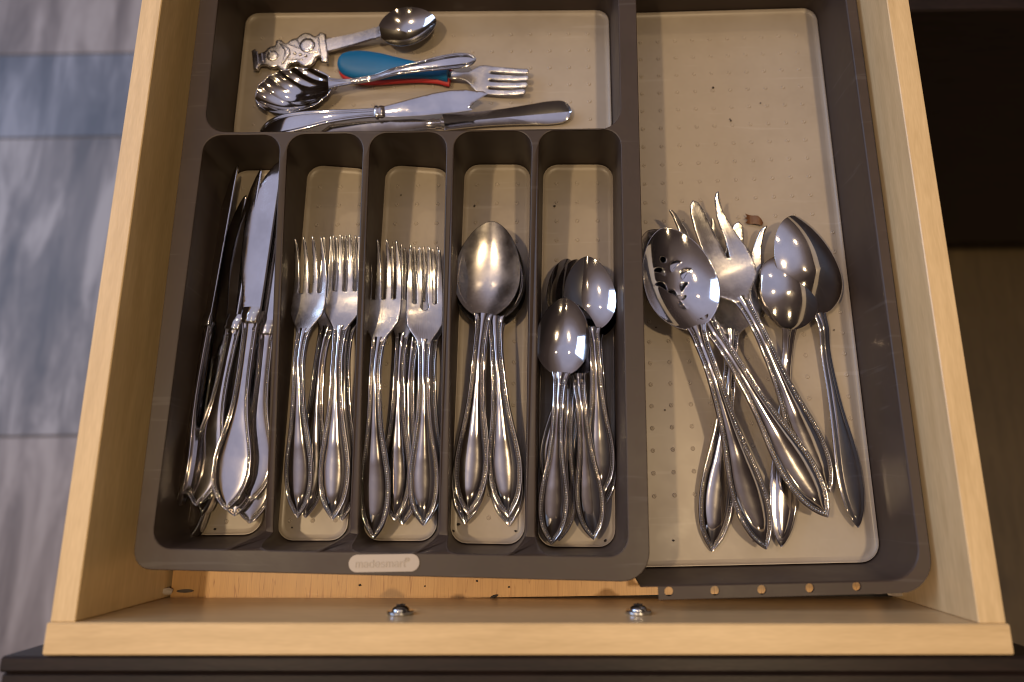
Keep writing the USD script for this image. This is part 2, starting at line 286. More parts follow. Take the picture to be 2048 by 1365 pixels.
# ------------------------------------------------------------------ tray extension (slides under the tray)
HE = 54.
def pth(ptl): return np.array(ptl, float)
def round_path(pts, radii, nc=9, ns=14):
    """Open path with rounded inner corners, same count every call."""
    pts = [np.asarray(p, float)[:2] for p in pts]; nodes = [[pts[0]]]
    for i in range(1, len(pts) - 1):
        a, p, b = pts[i - 1], pts[i], pts[i + 1]; u, v = unit(a - p), unit(b - p); ang = math.acos(np.clip(u @ v, -1, 1)); r = radii[i - 1]
        t = r / math.tan(ang / 2); m = p + unit(u + v) * r / math.sin(ang / 2); s, e = p + u * t, p + v * t
        a0, a1 = math.atan2(*(s - m)[::-1]), math.atan2(*(e - m)[::-1]); d = (a1 - a0 + math.pi) % (2 * math.pi) - math.pi
        nodes.append([m + r * np.array([math.cos(a0 + d * k / (nc - 1)), math.sin(a0 + d * k / (nc - 1))]) for k in range(nc)])
    nodes.append([pts[-1]]); out = []
    for i, nd in enumerate(nodes):
        out += nd
        if i + 1 < len(nodes): out += [nd[-1] + (nodes[i + 1][0] - nd[-1]) * k / ns for k in range(1, ns)]
    return np.array(out)
ex = thing('tray_extension', 'wide undivided right hand tray section with five holes in its front lip', 'tray')
XM = 47.0
ri_b, rf_r = P(1600, 20, 3), P(1758, 1121, 3)
Fl, Bl = P(1300, 1133, 3)[1], P(1300, 29, 3)[1]
bot = [(XM, Fl - 1), (rf_r[0] + 1.5, P(1730, 1123, 3)[1] - 1), (P(1638, 100, 3)[0] + 1.5, ri_b[1] + 1.5), (XM, Bl + 1)]
tf = P(1500, 1168, HE)[1]; tr = P(1786, 744, HE)[0]
top = [(XM, tf), (tr + 1.2, tf + 1.2), (tr + .8, bot[2][1] + 5), (XM, Bl + 5)]
def expath(k, off): return round_path([np.array(bot[i]) * (1 - k) + np.array(top[i]) * k + off * np.array([(0, -1), (1, -1), (1, 1), (0, 1)][i]) for i in range(4)], (14 + 5 * k + off, 12 + 5 * k + off))
rows = [at_z(expath(0, -1.2), .8), at_z(expath(0, -.3), 1.1), at_z(expath(.02, 0), 2.2)] + [at_z(expath(k, 0), 2.2 + (HE - 3.4) * k) for k in (.25, .5, .75)] + [at_z(expath(.98, 0), HE - 1.4), at_z(expath(1, .2), HE - .6), at_z(expath(1, .9), HE)]
outr = [at_z(expath(1, .9), HE), at_z(expath(1, .9), HE - 2), at_z(expath(.02, 1.8), 1)]
v_, f_ = earcut(Polygon(expath(0, -1.2)))
ebody = cat_mesh(loft(rows, closed=False), loft(outr, closed=False), (at_z(v_, .8), f_))
# lip: flat flange with five holes
ip = expath(1, .85); cl = P(1316, 1164, HE)[0]; fo = P(1500, 1197, HE)[1]
orr = P(1810, 744, HE)[0]
lip_o = round_path([(cl, fo), (orr + .3, P(1700, 1187, HE)[1]), (orr + 1.0, bot[2][1] + 12), (cl, bot[2][1] + 12)], (20, 18))
lip = Polygon(np.vstack([lip_o, ip[::-1]])).buffer(0)
lip = lip.difference(sbox(-100, -200, cl, Fl + 15)).buffer(.8).buffer(-.8)
hp = [P(x, y, HE) for x, y in ((1338, 1183), (1430, 1181.5), (1524, 1179.5), (1620, 1176), (1714, 1172.5))]
for q in hp: lip = lip.difference(Point(q[0], q[1]).buffer(2.6, 12))
if lip.geom_type != 'Polygon': lip = max(lip.geoms, key=lambda g: g.area)
lipm = trimesh.creation.extrude_polygon(lip, 1.9, engine='earcut').apply_translation([0, 0, HE - 1.95])
eb = part(ex, 'body', ebody, M['tray'], smooth=40)
part(ex, 'lip', lipm, M['tray'], smooth=False)
def liner(parent, xy, z, dots=None, inset_dark=None):
    """Beige mat with an upturned rounded edge, and its raised dots."""
    c = Polygon(xy); 
    def ins(k):
        q = np.asarray(xy) ; m = q.mean(0); e = np.roll(q, -1, 0) - np.roll(q, 1, 0); nrm = np.column_stack([-e[:, 1], e[:, 0]]); nrm /= np.linalg.norm(nrm, axis=1)[:, None]
        return q + nrm * k
    rows = [at_z(ins(3.6), z), at_z(ins(2.0), z + .25), at_z(ins(.9), z + 1.0), at_z(ins(.35), z + 1.9), at_z(ins(-.2), z + 1.9), at_z(ins(-.25), z - 1)]
    v, f = earcut(Polygon(ins(3.6)))
    m = part(parent, 'liner', cat_mesh(loft(rows[::-1]), (at_z(v, z), f)), M['liner'], smooth=50)
    if dots is not None and len(dots):
        dm = revolve([(0, .14), (.45, .18), (.8, .48), (1.05, .52), (1.3, .36), (1.6, 0)], 12)
        ds = []
        for d in dots:
            q = dm.copy(); q.apply_translation([d[0], d[1], z]); ds.append(q)
        part(m, 'grip_dot', trimesh.util.concatenate(ds), M['liner'], smooth=60, label='raised grip dots', kind='stuff')
    return m
exl = np.array([np.asarray(p) for p in bot]); q0 = expath(0, -.9)
dots = [(x, y) for i in range(24) for j in range(12) for x, y in [((P(1281 + j * 34.6, 84 - j * 1.6, 3)[0]) - i * .25, P(1281 + j * 34.6, 84 - j * 1.6, 3)[1] - i * 15.35)]]
exin = Polygon(q0).buffer(-6)
dots = [d for d in dots if exin.contains(Point(d)) and d[0] > 57]
liner(ex, q0, 2.2, dots)

# ------------------------------------------------------------------ divided tray
HR = 58.
tr_ = thing('cutlery_tray', 'taupe plastic cutlery tray with five narrow slots and one wide back compartment', 'tray')
def C(*pts): return [P(x, y, h)[:2] for x, y, h in pts]
DB, DFt = 53., 27.                                        # divider height at the back and at the front
outer = C((265, 1137, HR), (1299, 1163, HR)) + [np.array([P(1274, 0, HR)[0], 393]), np.array([P(400, 0, HR)[0] , 393])]
def slot_top(l0, l1, r0, r1, left_out, right_out, yf, yb=265):
    hb, hf = HR, HR
    L = [P(*l0, HR if left_out else DB + 2), P(*l1, HR if left_out else DFt + 4)]; Rr = [P(*r0, HR if right_out else DB + 2), P(*r1, HR if right_out else DFt + 4)]
    def ln(a, b, y): return a[0] + (b[0] - a[0]) * (y - a[1]) / (b[1] - a[1])
    ybk = P(800, yb, HR)[1]
    return [np.array([ln(*L, yf[0]), yf[0]]), np.array([ln(*Rr, yf[1]), yf[1]]), np.array([ln(*Rr, ybk), ybk]), np.array([ln(*L, ybk), ybk])]
def yfr(x): return np.interp(x, [-240, -60, 12, 45], [P(357, 1095, HR)[1], P(906, 1107, HR)[1], P(1160, 1112, HR)[1], P(1235, 1113, HR)[1]])
S = [((406, 298), (305, 1078), (561, 298), (527, 1056), 1, 0), ((577, 298), (543, 1056), (727, 293), (697, 1056), 0, 0), ((741, 298), (714, 1058), (893, 293), (877, 1016), 0, 0),
     ((909, 298), (896, 1016), (1063, 293), (1051, 1016), 0, 0), ((1078, 293), (1071, 1016), (1241, 293), (1255, 1077), 0, 1)]
xs_f = [(-241, -191), (-186, -133), (-127, -78.5), (-72.5, -21), (-15.5, 41)]
BOTS = [[(-247.3, -25.5), (-199.5, -25.5), (-197, 241.5), (-243, 241.5)], [P(556, 1083, 3)[:2], P(696, 1083, 3)[:2], (-139, 241), P(619, 331, 3)[:2]],
        [P(728, 1083, 3)[:2], P(874, 1084, 3)[:2], (-79.5, 240), P(774, 331, 3)[:2]], [P(901, 1088, 3)[:2], P(1049, 1091, 3)[:2], P(1061, 331, 3)[:2], P(931, 331, 3)[:2]],
        [P(1075, 1095, 3)[:2], P(1230, 1096, 3)[:2], P(1225, 331, 3)[:2], P(1087, 331, 3)[:2]]]
UP_T = [np.array([P(411, 240, HR)[0], P(700, 259, HR)[1]]), np.array([P(1240, 230, HR)[0], P(1100, 259, HR)[1]]), np.array([P(1239, 30, HR)[0], 384]), np.array([P(433, 24, HR)[0], 384])]
UP_B = [np.array([-247, 266.]), np.array([45.5, 266.]), np.array([46.5, P(1220, 26, 3)[1] + .5]), np.array([-246.5, P(497, 31, 3)[1]])]
pockets = []
for (l0, l1, r0, r1, lo, ro), (xa, xb), bt in zip(S, xs_f, BOTS):
    t = slot_top(l0, l1, r0, r1, lo, ro, (yfr(xa), yfr(xb))); pockets.append((t, bt, 11.5, 11.0))
pockets.append((UP_T, UP_B, 15., 10.))
lefts = [P(*s[0], 0)[0] for s in S]
def ztop(xy):
    """The dividers dip towards the front; the outer rim and the cross bar stay level."""
    xy = np.asarray(xy); z = np.full(len(xy), HR)
    k = np.clip((244 - xy[:, 1]) / 275.0, 0, 1)
    dip = (HR - DFt) * (k ** 1.15)
    on = (xy[:, 0] > -215) & (xy[:, 0] < 20)
    fr = np.array([yfr(x) for x in xy[:, 0]])
    fade = np.clip((xy[:, 1] - fr - 0.5) / 8.5, 0, 1)
    fade = fade * fade * (3 - 2 * fade)
    return np.where(on, z - dip * fade, z)
tops, walls = [], []
for t, bt, rt, rb in pockets:
    NS = 26
    T0 = rquad(t, rt, ns=NS); Bq = rquad(bt, rb, ns=NS)
    e = np.roll(T0, -1, 0) - np.roll(T0, 1, 0); n_ = np.column_stack([e[:, 1], -e[:, 0]]); n_ /= np.linalg.norm(n_, axis=1)[:, None]
    To = T0 + n_ * .9; zt = ztop(T0)
    tops.append((To, zt))
    rr = [np.column_stack([To, zt]), np.column_stack([T0 + n_ * .35, zt - .25]), np.column_stack([T0, zt - 1.1])]
    for k in (.25, .5, .75, .97): rr.append(np.column_stack([T0 + (Bq - T0) * k, (zt - 1.1) + (4.0 - zt + 1.1) * k]))
    Bi = Bq.mean(0) + (Bq - Bq.mean(0)) * .985
    rr.append(at_z(Bi, 2.9)); walls.append(loft(rr[::-1])); v, f = earcut(Polygon(Bi)); walls.append(trimesh.Trimesh(at_z(v, 2.9), f, process=False))
Oo = rquad(outer, (11, 16, 14, 14), ns=40)
hole_poly = Polygon(Oo, [x[0] for x in tops])
v, f = earcut(hole_poly)
zz = np.full(len(v), HR)
allp = np.vstack([x[0] for x in tops]); allz = np.concatenate([x[1] for x in tops])
from scipy.spatial import cKDTree
dd, ii = cKDTree(allp).query(v); zz = np.where(dd < 1e-4, allz[ii], zz)
e = np.roll(Oo, -1, 0) - np.roll(Oo, 1, 0); n_ = np.column_stack([e[:, 1], -e[:, 0]]); n_ /= np.linalg.norm(n_, axis=1)[:, None]
skirt = loft([at_z(Oo, HR), at_z(Oo + n_ * .45, HR - .35), at_z(Oo + n_ * .6, HR - 1.2), at_z(Oo + n_ * .5, HR - 7), at_z(Oo - n_ * 2.0, HR - 8), at_z(Oo - n_ * 4.5, 6)][::-1])
part(tr_, 'body', cat_mesh((np.column_stack([v, zz]), f), skirt, *walls), M['tray'], smooth=30)
for k, (t, bt, rt, rb) in enumerate(pockets):
    q = rquad(bt, rb, ns=26); q = q.mean(0) + (q - q.mean(0)) * .992; pg = Polygon(q).buffer(-4)
    bx = pg.bounds; dts = []
    if k < 5:
        cx = (bx[0] + bx[2]) / 2
        for i in range(18):
            for j in (-1, 0, 1):
                y = 227 - i * 15.2; x = cx + j * 15.3 + (y - 100) * .018
                if pg.contains(Point(x, y)): dts.append((x, y))
    else:
        for i in range(8):
            for j in range(19): dts.append((-232 + j * 15.3, 357 - i * 15.2))
        dts = [d for d in dts if pg.contains(Point(d))]
    liner(tr_, q, 4.0, dts)
# badge with raised lettering
bc0, bc1 = P(698, 1126, HR), P(839, 1126, HR); bm = (bc0 + bc1) / 2; bw = (bc1 - bc0)[0]; bh = P(768, 1108, HR)[1] - P(768, 1143, HR)[1]
cap = LineString([(-bw / 2 + bh / 2, 0), (bw / 2 - bh / 2, 0)]).buffer(bh / 2, 12)
bd = part(tr_, 'badge', trimesh.creation.extrude_polygon(cap, .6, engine='earcut').apply_translation([bm[0], bm[1], HR - .05]), M['badge'], smooth=False, label='pale pill shaped badge reading madesmart')
tx = meshkit.text_mesh('madesmart', 4.3, .3); tx.apply_translation([-(tx.bounds[0][0] + tx.bounds[1][0]) / 2, 0, 0]); k = min(1.0, (bw - 12) / (tx.bounds[1][0] - tx.bounds[0][0])); tx.apply_scale([k, 1, 1])
tx.apply_translation([bm[0] - 2, bm[1] - 2.3, HR + .5]); part(bd, 'lettering', tx, M['badge_text'], smooth=False)
rg = trimesh.creation.annulus(.95, 1.25, .3); rg.apply_translation([bm[0] + bw / 2 - 7.2, bm[1] + 1.9, HR + .65])
rt = meshkit.text_mesh('R', 1.0, .3); rt.apply_translation([bm[0] + bw / 2 - 7.6, bm[1] + 1.4, HR + .5]); part(bd, 'registered_mark', cat_mesh(rg, rt), M['badge_text'], smooth=False)

# ------------------------------------------------------------------ cutlery: shapes (mm, tail at the origin, tip along +x)
def curve(pts): x, z = np.array(pts, float).T; return PchipInterpolator(x, z, extrapolate=True)
def handle(L, wpts, zpts, rim=1.0, dome=3.3, back=1.0, plain=False, nx=64):
    wf, zf_ = curve(wpts), curve(zpts)
    s = np.linspace(0, 1, nx); x = L * (0.35 * s ** 2 + .65 * s)
    w = np.maximum(wf(x), .15); dw = np.gradient(w, x); k = np.sqrt(1 + np.minimum(np.abs(dw), 2.2) ** 2)
    z0 = zf_(x); rows = []
    ds = np.array([0, .4, .95, 1.35, 1.5, 2.55, 2.9]) * rim; hs = np.array([-.25, .5, .75, .6, .1, .05, -.25])
    if plain: ds = np.array([0, .3, .8, 1.2, 1.5, 1.8, 2.1]) * rim; hs = np.array([-.15, .4, .6, .5, .25, .12, .1])
    fr = np.array([.97, .9, .78, .62, .42, .2])
    for xi, wi, ki, zi in zip(x, w, k, z0):
        d = np.minimum(ds * ki, wi * np.linspace(0, .72, 7)); sc = min(1, wi / 3.0)
        wd = wi - d[-1]; hd = min(dome, .5 * wd + .1)
        y = np.concatenate([wi - d, wd * fr]); h = np.concatenate([hs * sc, -.25 + (hd + .3) * (1 - fr ** 2.0) ** .54])
        y = np.concatenate([y, [0], -y[::-1]]); h = np.concatenate([h, [.05 + hd], h[::-1]])
        yb = np.array([-wi, -wi * .8, 0, wi * .8, wi]) * .97; hb = np.array([-.55, -back, -back * 1.05, -back, -.55]) * np.array([sc] * 5)
        rows.append(np.column_stack([np.full(len(y) + 5, xi), np.concatenate([y, yb]), zi + np.concatenate([h, hb])]))
    return loft(rows, True, True, True), wf, zf_
def beads(L, wf, zf_, inset=2.0, r=.70, pitch=1.55, h=.24, x1=None, groove=False):
    x = np.linspace(0, L, 160); w = np.maximum(wf(x), .01)
    pg = Polygon(np.vstack([np.column_stack([x, -w]), np.column_stack([x, w])[::-1]])).buffer(0).buffer(-inset)
    pg = max(pg.geoms, key=lambda g: g.area) if pg.geom_type != 'Polygon' else pg
    r_ = pg.exterior; n = int(r_.length / pitch); pts = np.array([r_.interpolate(i / n, normalized=True).coords[0] for i in range(n)])
    pts = pts[pts[:, 0] < (x1 or L - 3)]
    if groove:                                                       # strip under the beads, dark colour for the shade in their groove
        t = np.gradient(pts, axis=0); t /= np.linalg.norm(t, axis=1)[:, None] + 1e-9; nn = np.column_stack([-t[:, 1], t[:, 0]])
        z = zf_(pts[:, 0]) + .2
        return loft([np.column_stack([pts - nn * .9, z]), np.column_stack([pts + nn * .9, z])], closed=False)
    a = np.arange(7) / 7 * 2 * math.pi
    base = [np.column_stack([np.cos(a) * r * c, np.sin(a) * r * c, np.full(7, r * s_)]) for c, s_ in ((1, -.1), (.78, .55))] + [np.array([[0, 0, r * .88]])]
    bv = np.vstack(base); bf = [[i, (i + 1) % 7, 7 + (i + 1) % 7] for i in range(7)] + [[i, 7 + (i + 1) % 7, 7 + i] for i in range(7)] + [[7 + i, 7 + (i + 1) % 7, 14] for i in range(7)]
    bf = np.array(bf); V = []; Fc = []
    for i, p in enumerate(pts): V.append(bv + [p[0], p[1], float(zf_(p[0])) + h]); Fc.append(bf + 15 * i)
    return trimesh.Trimesh(np.vstack(V), np.vstack(Fc), process=False)
W0 = [(0, 0.2), (2, 2.2), (5, 4.4), (10, 7.1), (17, 9.2), (24, 10.2), (32, 10.5), (41, 9.9), (50, 8.7), (61, 7.0), (72, 5.7), (83, 4.9), (94, 4.5), (108, 4.2), (119, 4.5), (125, 5.0), (129, 5.9)]
def wsc(L, k): return [(x * L / 129, w_ * k) for x, w_ in W0]
def bowl(x0, Lb, Wh, depth, zr, nr=13, na=56, sm=.42, ptip=.60, thick=1.0, tilt=0.0, flute=None):
    """Egg shaped bowl from x0 (root) to x0+Lb (tip), rim at height zr."""
    s = np.linspace(0, math.pi, na // 2 + 1); u = .5 - .5 * np.cos(s)                      # root -> tip
    t = np.where(u < sm, (sm - u) / sm, (u - sm) / (1 - sm)); yv = Wh * np.where(u < sm, (1 - t ** 2).clip(0) ** .56, (1 - t ** 2).clip(0) ** ptip)
    out = np.vstack([np.column_stack([x0 + u * Lb, yv]), np.column_stack([x0 + u * Lb, -yv])[-2:0:-1]]); c = np.array([x0 + sm * Lb, 0])
    n = len(out); V = []; rs = np.linspace(0, 1, nr) ** .9
    ang = np.arctan2(out[:, 1] - c[1], out[:, 0] - c[0]); pr = 2.2 - .6 * np.exp(-((np.abs(ang) - math.pi) / 1.0) ** 2)
    def surf(r, o=0.0):
        p = c + (out - c) * r; z = zr - depth * (1 - r ** pr) + tilt * (p[:, 0] - x0)
        if flute is not None: z = z + flute(p, r)
        return np.column_stack([p, z - o])
    rows = [surf(max(r, .02)) for r in rs] + [surf(1.0) + np.column_stack([(out - c) * .012, np.full(n, -.3)]), surf(1.0, .75) * [1, 1, 1]] + [surf(max(r, .02), thick) for r in rs[::-1][1:]]
    return loft(rows, True, True, True), (c, out)
SPZ = lambda L, zr: [(0, 1.0), (.3 * L, 4.5), (.62 * L, 11), (.82 * L, 14), (.93 * L, 12.6), (L, zr + 1.0), (L + 3, zr + .4)]
PROTO = {}
def spoon(Lh, Lb, Wh, depth, kw=1.0, mat='mirror', zr=None):
    zr = depth + 1.0 if zr is None else zr
    h, wf, zf_ = handle(Lh + 1.5, wsc(Lh, kw), SPZ(Lh, zr)); b, _ = bowl(Lh - .8, Lb, Wh, depth, zr)
    return dict(L=Lh + Lb - .8, zt=zr, parts=[('handle', h, 'handle', 45, None), ('beading', beads(Lh, wf, zf_), 'bead', True, 'stuff'), ('bead_groove_shade', beads(Lh, wf, zf_, groove=True), 'groove_shade_clip', False, None), ('bowl', b, mat, 60, None)])
PROTO['tablespoon'] = spoon(124, 66, 21.5, 9.5, 1.06, 'bowl'); PROTO['teaspoon'] = spoon(106, 51, 17.4, 7.5, .95, 'mirror')
PROTO['serving_spoon'] = spoon(143, 72, 24.0, 11.0, 1.12, 'mirror')
def fork(Lh, Lt, W, kw, wide_slot=False, mat='brushed'):
    zp = [(0, 1.0), (.3 * Lh, 4.5), (.62 * Lh, 11), (.82 * Lh, 13.4), (.94 * Lh, 11.5), (Lh, 9.2), (Lh + .18 * Lt, 5.4), (Lh + .36 * Lt, 3.0), (Lh + .52 * Lt, 2.6), (Lh + .7 * Lt, 4.2), (Lh + .87 * Lt, 7.6), (Lh + Lt, 11.4)]
    h, wf, zf_ = handle(Lh + 1.0, wsc(Lh, kw), zp)
    xb = Lh + Lt * .40; top_ = W * .97
    bod = [(Lh - 3, 4.2), (Lh, 5.6), (Lh + .05 * Lt, 7.6), (Lh + .10 * Lt, 9.8), (Lh + .17 * Lt, W - .7), (Lh + .28 * Lt, W), (xb + 1, W)]
    pg = [Polygon(bod + [(x, -y) for x, y in bod[::-1]])]
    sl = 2.5 if not wide_slot else 2.2; tw = (2 * W - 3 * sl) / 4
    for k in range(4):
        yb = -W + tw / 2 + k * (tw + sl); yt = (k - 1.5) * (2 * W - tw) / 3 * .93; xe = Lh + Lt - (1.2 if k in (0, 3) else 0)
        if wide_slot: yt = yb * .95
        pg.append(Polygon([(xb - 2, yb - tw / 2), (xb + 8, yb - tw / 2), ((xb + xe) / 2, (yb + yt) / 2 - tw * .42), (xe - 4, yt - tw * .26), (xe - .7, yt - .7), (xe, yt), (xe - .7, yt + .7), (xe - 4, yt + tw * .26), ((xb + xe) / 2, (yb + yt) / 2 + tw * .42), (xb + 8, yb + tw / 2), (xb - 2, yb + tw / 2)]))
    pl = unary_union(pg)
    if wide_slot: pl = pl.difference(unary_union([Point(xb + 1, 0).buffer(2.1), Polygon([(xb - 1, -2), (xb + 16, -1.2), (xb + 16, 1.2), (xb - 1, 2)]), Point(xb - 1, 0).buffer(2.6)]))
    pl = pl.buffer(-.55).buffer(1.1).buffer(-.55)
    hd = plate(pl, lambda x, y: zf_(x) + .0035 * y * y, lens(2.0, .9), spacing=1.9, edge=.9, offs=(.4, .9))
    return dict(L=Lh + Lt, zt=11.4, parts=[('handle', h, 'handle', 45, None), ('beading', beads(Lh, wf, zf_), 'bead', True, 'stuff'), ('bead_groove_shade', beads(Lh, wf, zf_, groove=True), 'groove_shade_clip', False, None), ('head', hd, mat, 60, None)])
PROTO['dinner_fork'] = fork(133, 70, 13.4, 1.05); PROTO['salad_fork'] = fork(124, 67, 13.0, 1.0, True)
def knife():
    Lh = 126; wp = [(0, .3), (2, 3.4), (5, 6.4), (10, 9.6), (17, 12.3), (24, 13.4), (31, 13.4), (40, 12.0), (50, 9.6), (62, 7.2), (75, 5.8), (92, 5.3), (116, 5.5), (126, 6.2)]
    zp = [(0, 4.2), (40, 4.6), (126, 4.2)]
    h, wf, zf_ = handle(Lh, wp, zp, dome=.35, back=5.0); pl = Polygon([(125, -6.0), (131, -6.6), (150, -7.2), (190, -8.0), (225, -8.8), (243, -9.4), (245, -8.9), (244.5, -7.0), (240, -2.5), (232, 3), (220, 8.2), (205, 11.5), (188, 13.0), (172, 12.6), (155, 10.4), (142, 8.2), (131, 6.8), (125, 6.0)])
    bl = plate(pl.buffer(1).buffer(-1), lambda x, y: 4.2 + 0 * x, lambda x, y, d: .35 + np.clip((13 - y) / 20, 0, 1) * 1.7 * np.clip(d / .9, 0, 1) ** .5, spacing=3, edge=1.5, offs=(.5, 1.0))
    th = np.linspace(0, 2 * math.pi, 22, endpoint=False); rr = []
    for x, a, b in ((122.5, 5.6, 2.6), (123, 6.4, 3.2), (124.2, 6.9, 3.5), (125.5, 6.4, 3.1), (126.4, 6.5, 3.0), (128.5, 6.9, 3.0), (131, 6.7, 2.3), (134, 6.4, 1.5)):
        rr.append(np.column_stack([np.full(22, x), np.cos(th) * a, 4.2 + np.sin(th) * b]))
    return dict(L=245, zt=4.2, parts=[('handle', h, 'handle', 45, None), ('beading', beads(Lh, wf, zf_, x1=120), 'bead', True, 'stuff'), ('bead_groove_shade', beads(Lh, wf, zf_, x1=120, groove=True), 'groove_shade_clip', False, None), ('bolster', loft(rr, True, True, True), 'steel', 50, None), ('blade', bl, 'mirror', 40, None)])
PROTO['table_knife'] = knife()
def meat_fork():
    Lh = 138; Lt = 76; zp = [(0, 1), (40, 4.5), (85, 11), (113, 14), (130, 12.5), (138, 10.5), (148, 7), (160, 4), (176, 3.2), (192, 5), (205, 8.5), (215, 12)]
    h, wf, zf_ = handle(Lh + 1, wsc(Lh, 1.08), zp)
    half = [(-3, 4.5), (0, 6.0), (4, 9.5), (8, 14), (12, 17.5), (18, 19.6), (26, 20.4), (32, 20.4), (46, 18.2), (61, 16.0), (70, 16.4), (75.5, 17.6), (74.5, 15.2), (71, 13.2), (59, 10.6), (44, 10.2), (34, 8.6), (31.4, 8.0), (30.3, 7.2), (31.4, 6.4), (44, 6.2), (58, 5.6), (68, 4.6), (73.5, 3.0), (76, 0)]
    half = [(x, y * 1.1) for x, y in half]; pl = Polygon([(Lh + x, y) for x, y in half] + [(Lh + x, -y) for x, y in half[-2::-1]]).buffer(.5).buffer(-1.0).buffer(.5)
    hd = plate(pl, lambda x, y: zf_(x) + .004 * y * y, lens(2.0, .9), spacing=2.3, edge=1.1, offs=(.4, .9))
    return dict(L=Lh + Lt, zt=12, parts=[('handle', h, 'handle', 45, None), ('beading', beads(Lh, wf, zf_), 'bead', True, 'stuff'), ('bead_groove_shade', beads(Lh, wf, zf_, groove=True), 'groove_shade_clip', False, None), ('head', hd, 'brushed', 60, None)])
PROTO['serving_fork'] = meat_fork()
def pierced():
    Lh, Lb, Wh, dp = 143, 72, 24.5, 11.; zr = dp + 1
    h, wf, zf_ = handle(Lh + 1.5, wsc(Lh, 1.12), SPZ(Lh, zr)); _, (c, out) = bowl(Lh - .8, Lb, Wh, dp, zr, na=120)
    oa = np.arctan2(out[:, 1], out[:, 0] - c[0]); orr = np.hypot(out[:, 1], out[:, 0] - c[0]); o = np.argsort(oa); oa, orr = oa[o], orr[o]
    oa = np.concatenate([[oa[-1] - 2 * math.pi], oa, [oa[0] + 2 * math.pi]]); orr = np.concatenate([[orr[-1]], orr, [orr[0]]])
    def zmap(x, y):
        a = np.arctan2(y, x - c[0]); r = np.clip(np.hypot(x - c[0], y) / np.interp(a, oa, orr), 0, 1); pr = 2.2 - .6 * np.exp(-((np.abs(a) - math.pi) / 1.0) ** 2)
        return zr - dp * (1 - r ** pr) - .5
    C0 = np.array([Lh + 37., 0])
    def leaf(x, y, deg, ln, w_, sag):
        """A crescent slot: a curved stroke, fat in the middle."""
        t = np.linspace(-1, 1, 13); u = np.column_stack([t * ln / 2, sag * (1 - t ** 2)]); n = np.column_stack([0 * t, w_ * (1 - t ** 2) ** .6 + .25])
        q = np.vstack([u + n, (u - n)[::-1]]); a = math.radians(deg); return Polygon(q @ np.array([[math.cos(a), math.sin(a)], [-math.sin(a), math.cos(a)]]) + C0 + [x, y])
    hl = [Point(C0[0] + 15, 4.2).buffer(2.0), leaf(8.5, -2.8, -60, 8.5, 1.5, 2.0), leaf(1.5, -8.2, -55, 8.0, 1.5, 2.0), leaf(-6.5, -4.6, -50, 6.5, 1.2, 1.6), leaf(7.0, 9.4, 60, 7.5, 1.5, -1.9), leaf(-2.6, 11.2, 55, 8.0, 1.5, -2.0), leaf(-8.5, 5.0, 50, 6.0, 1.1, -1.4), leaf(-11.8, -.6, 75, 6.0, 1.1, 1.2), leaf(-18.2, 1.2, 10, 6.5, 1.0, .8)]
    pl = Polygon(out).difference(unary_union(hl))
    b = plate(pl, zmap, lens(1.2, .5, .5), spacing=1.7, edge=.8, offs=(.3, .6))
    return dict(L=Lh + Lb - .8, zt=zr, parts=[('handle', h, 'handle', 45, None), ('beading', beads(Lh, wf, zf_), 'bead', True, 'stuff'), ('bead_groove_shade', beads(Lh, wf, zf_, groove=True), 'groove_shade_clip', False, None), ('bowl', b, 'mirror', 60, None)])
PROTO['pierced_spoon'] = pierced()
def plain_spoon(Lh, Lb, Wh, dp, kw, sm=.42, ptip=.6, bend=0.):
    """Plain spoon that lies face down: the neck arches with the bowl set at a slight angle."""
    zr = dp + 1; zp = SPZ(Lh, zr)
    h, wf, zf_ = handle(Lh + 1.5, wsc(Lh, kw), zp, plain=True, back=1.2); b, _ = bowl(Lh - .8, Lb, Wh, dp, zr, sm=sm, ptip=ptip)
    # the back carries the smooth dome that shows when the spoon lies face down
    hb, _, _ = handle(Lh + 1.0, [(x, .985 * y) for x, y in wsc(Lh, kw)], [(x, -z) for x, z in zp], plain=True, dome=1.6); hb.vertices[:, 2] = -hb.vertices[:, 2]; hb.invert(); hb.vertices[:, 2] -= .3
    h = cat_mesh(h, hb)
    kink = lambda x: bend * 9 * np.logaddexp(0, (x - (Lh - 4)) / 9)
    for m in (h, b): m.vertices[:, 1] += kink(m.vertices[:, 0])
    return dict(L=Lh + Lb - .8, zt=zr, yt=float(kink(Lh + Lb)), parts=[('handle', h, 'handle', 45, None), ('bowl', b, 'steel', 60, None)])
PROTO['plain_serving_spoon'] = plain_spoon(146, 70, 26, 12, .98, bend=-.22); PROTO['sugar_spoon'] = plain_spoon(144, 51, 21.5, 8, .9, sm=.5, ptip=.5, bend=-.14)

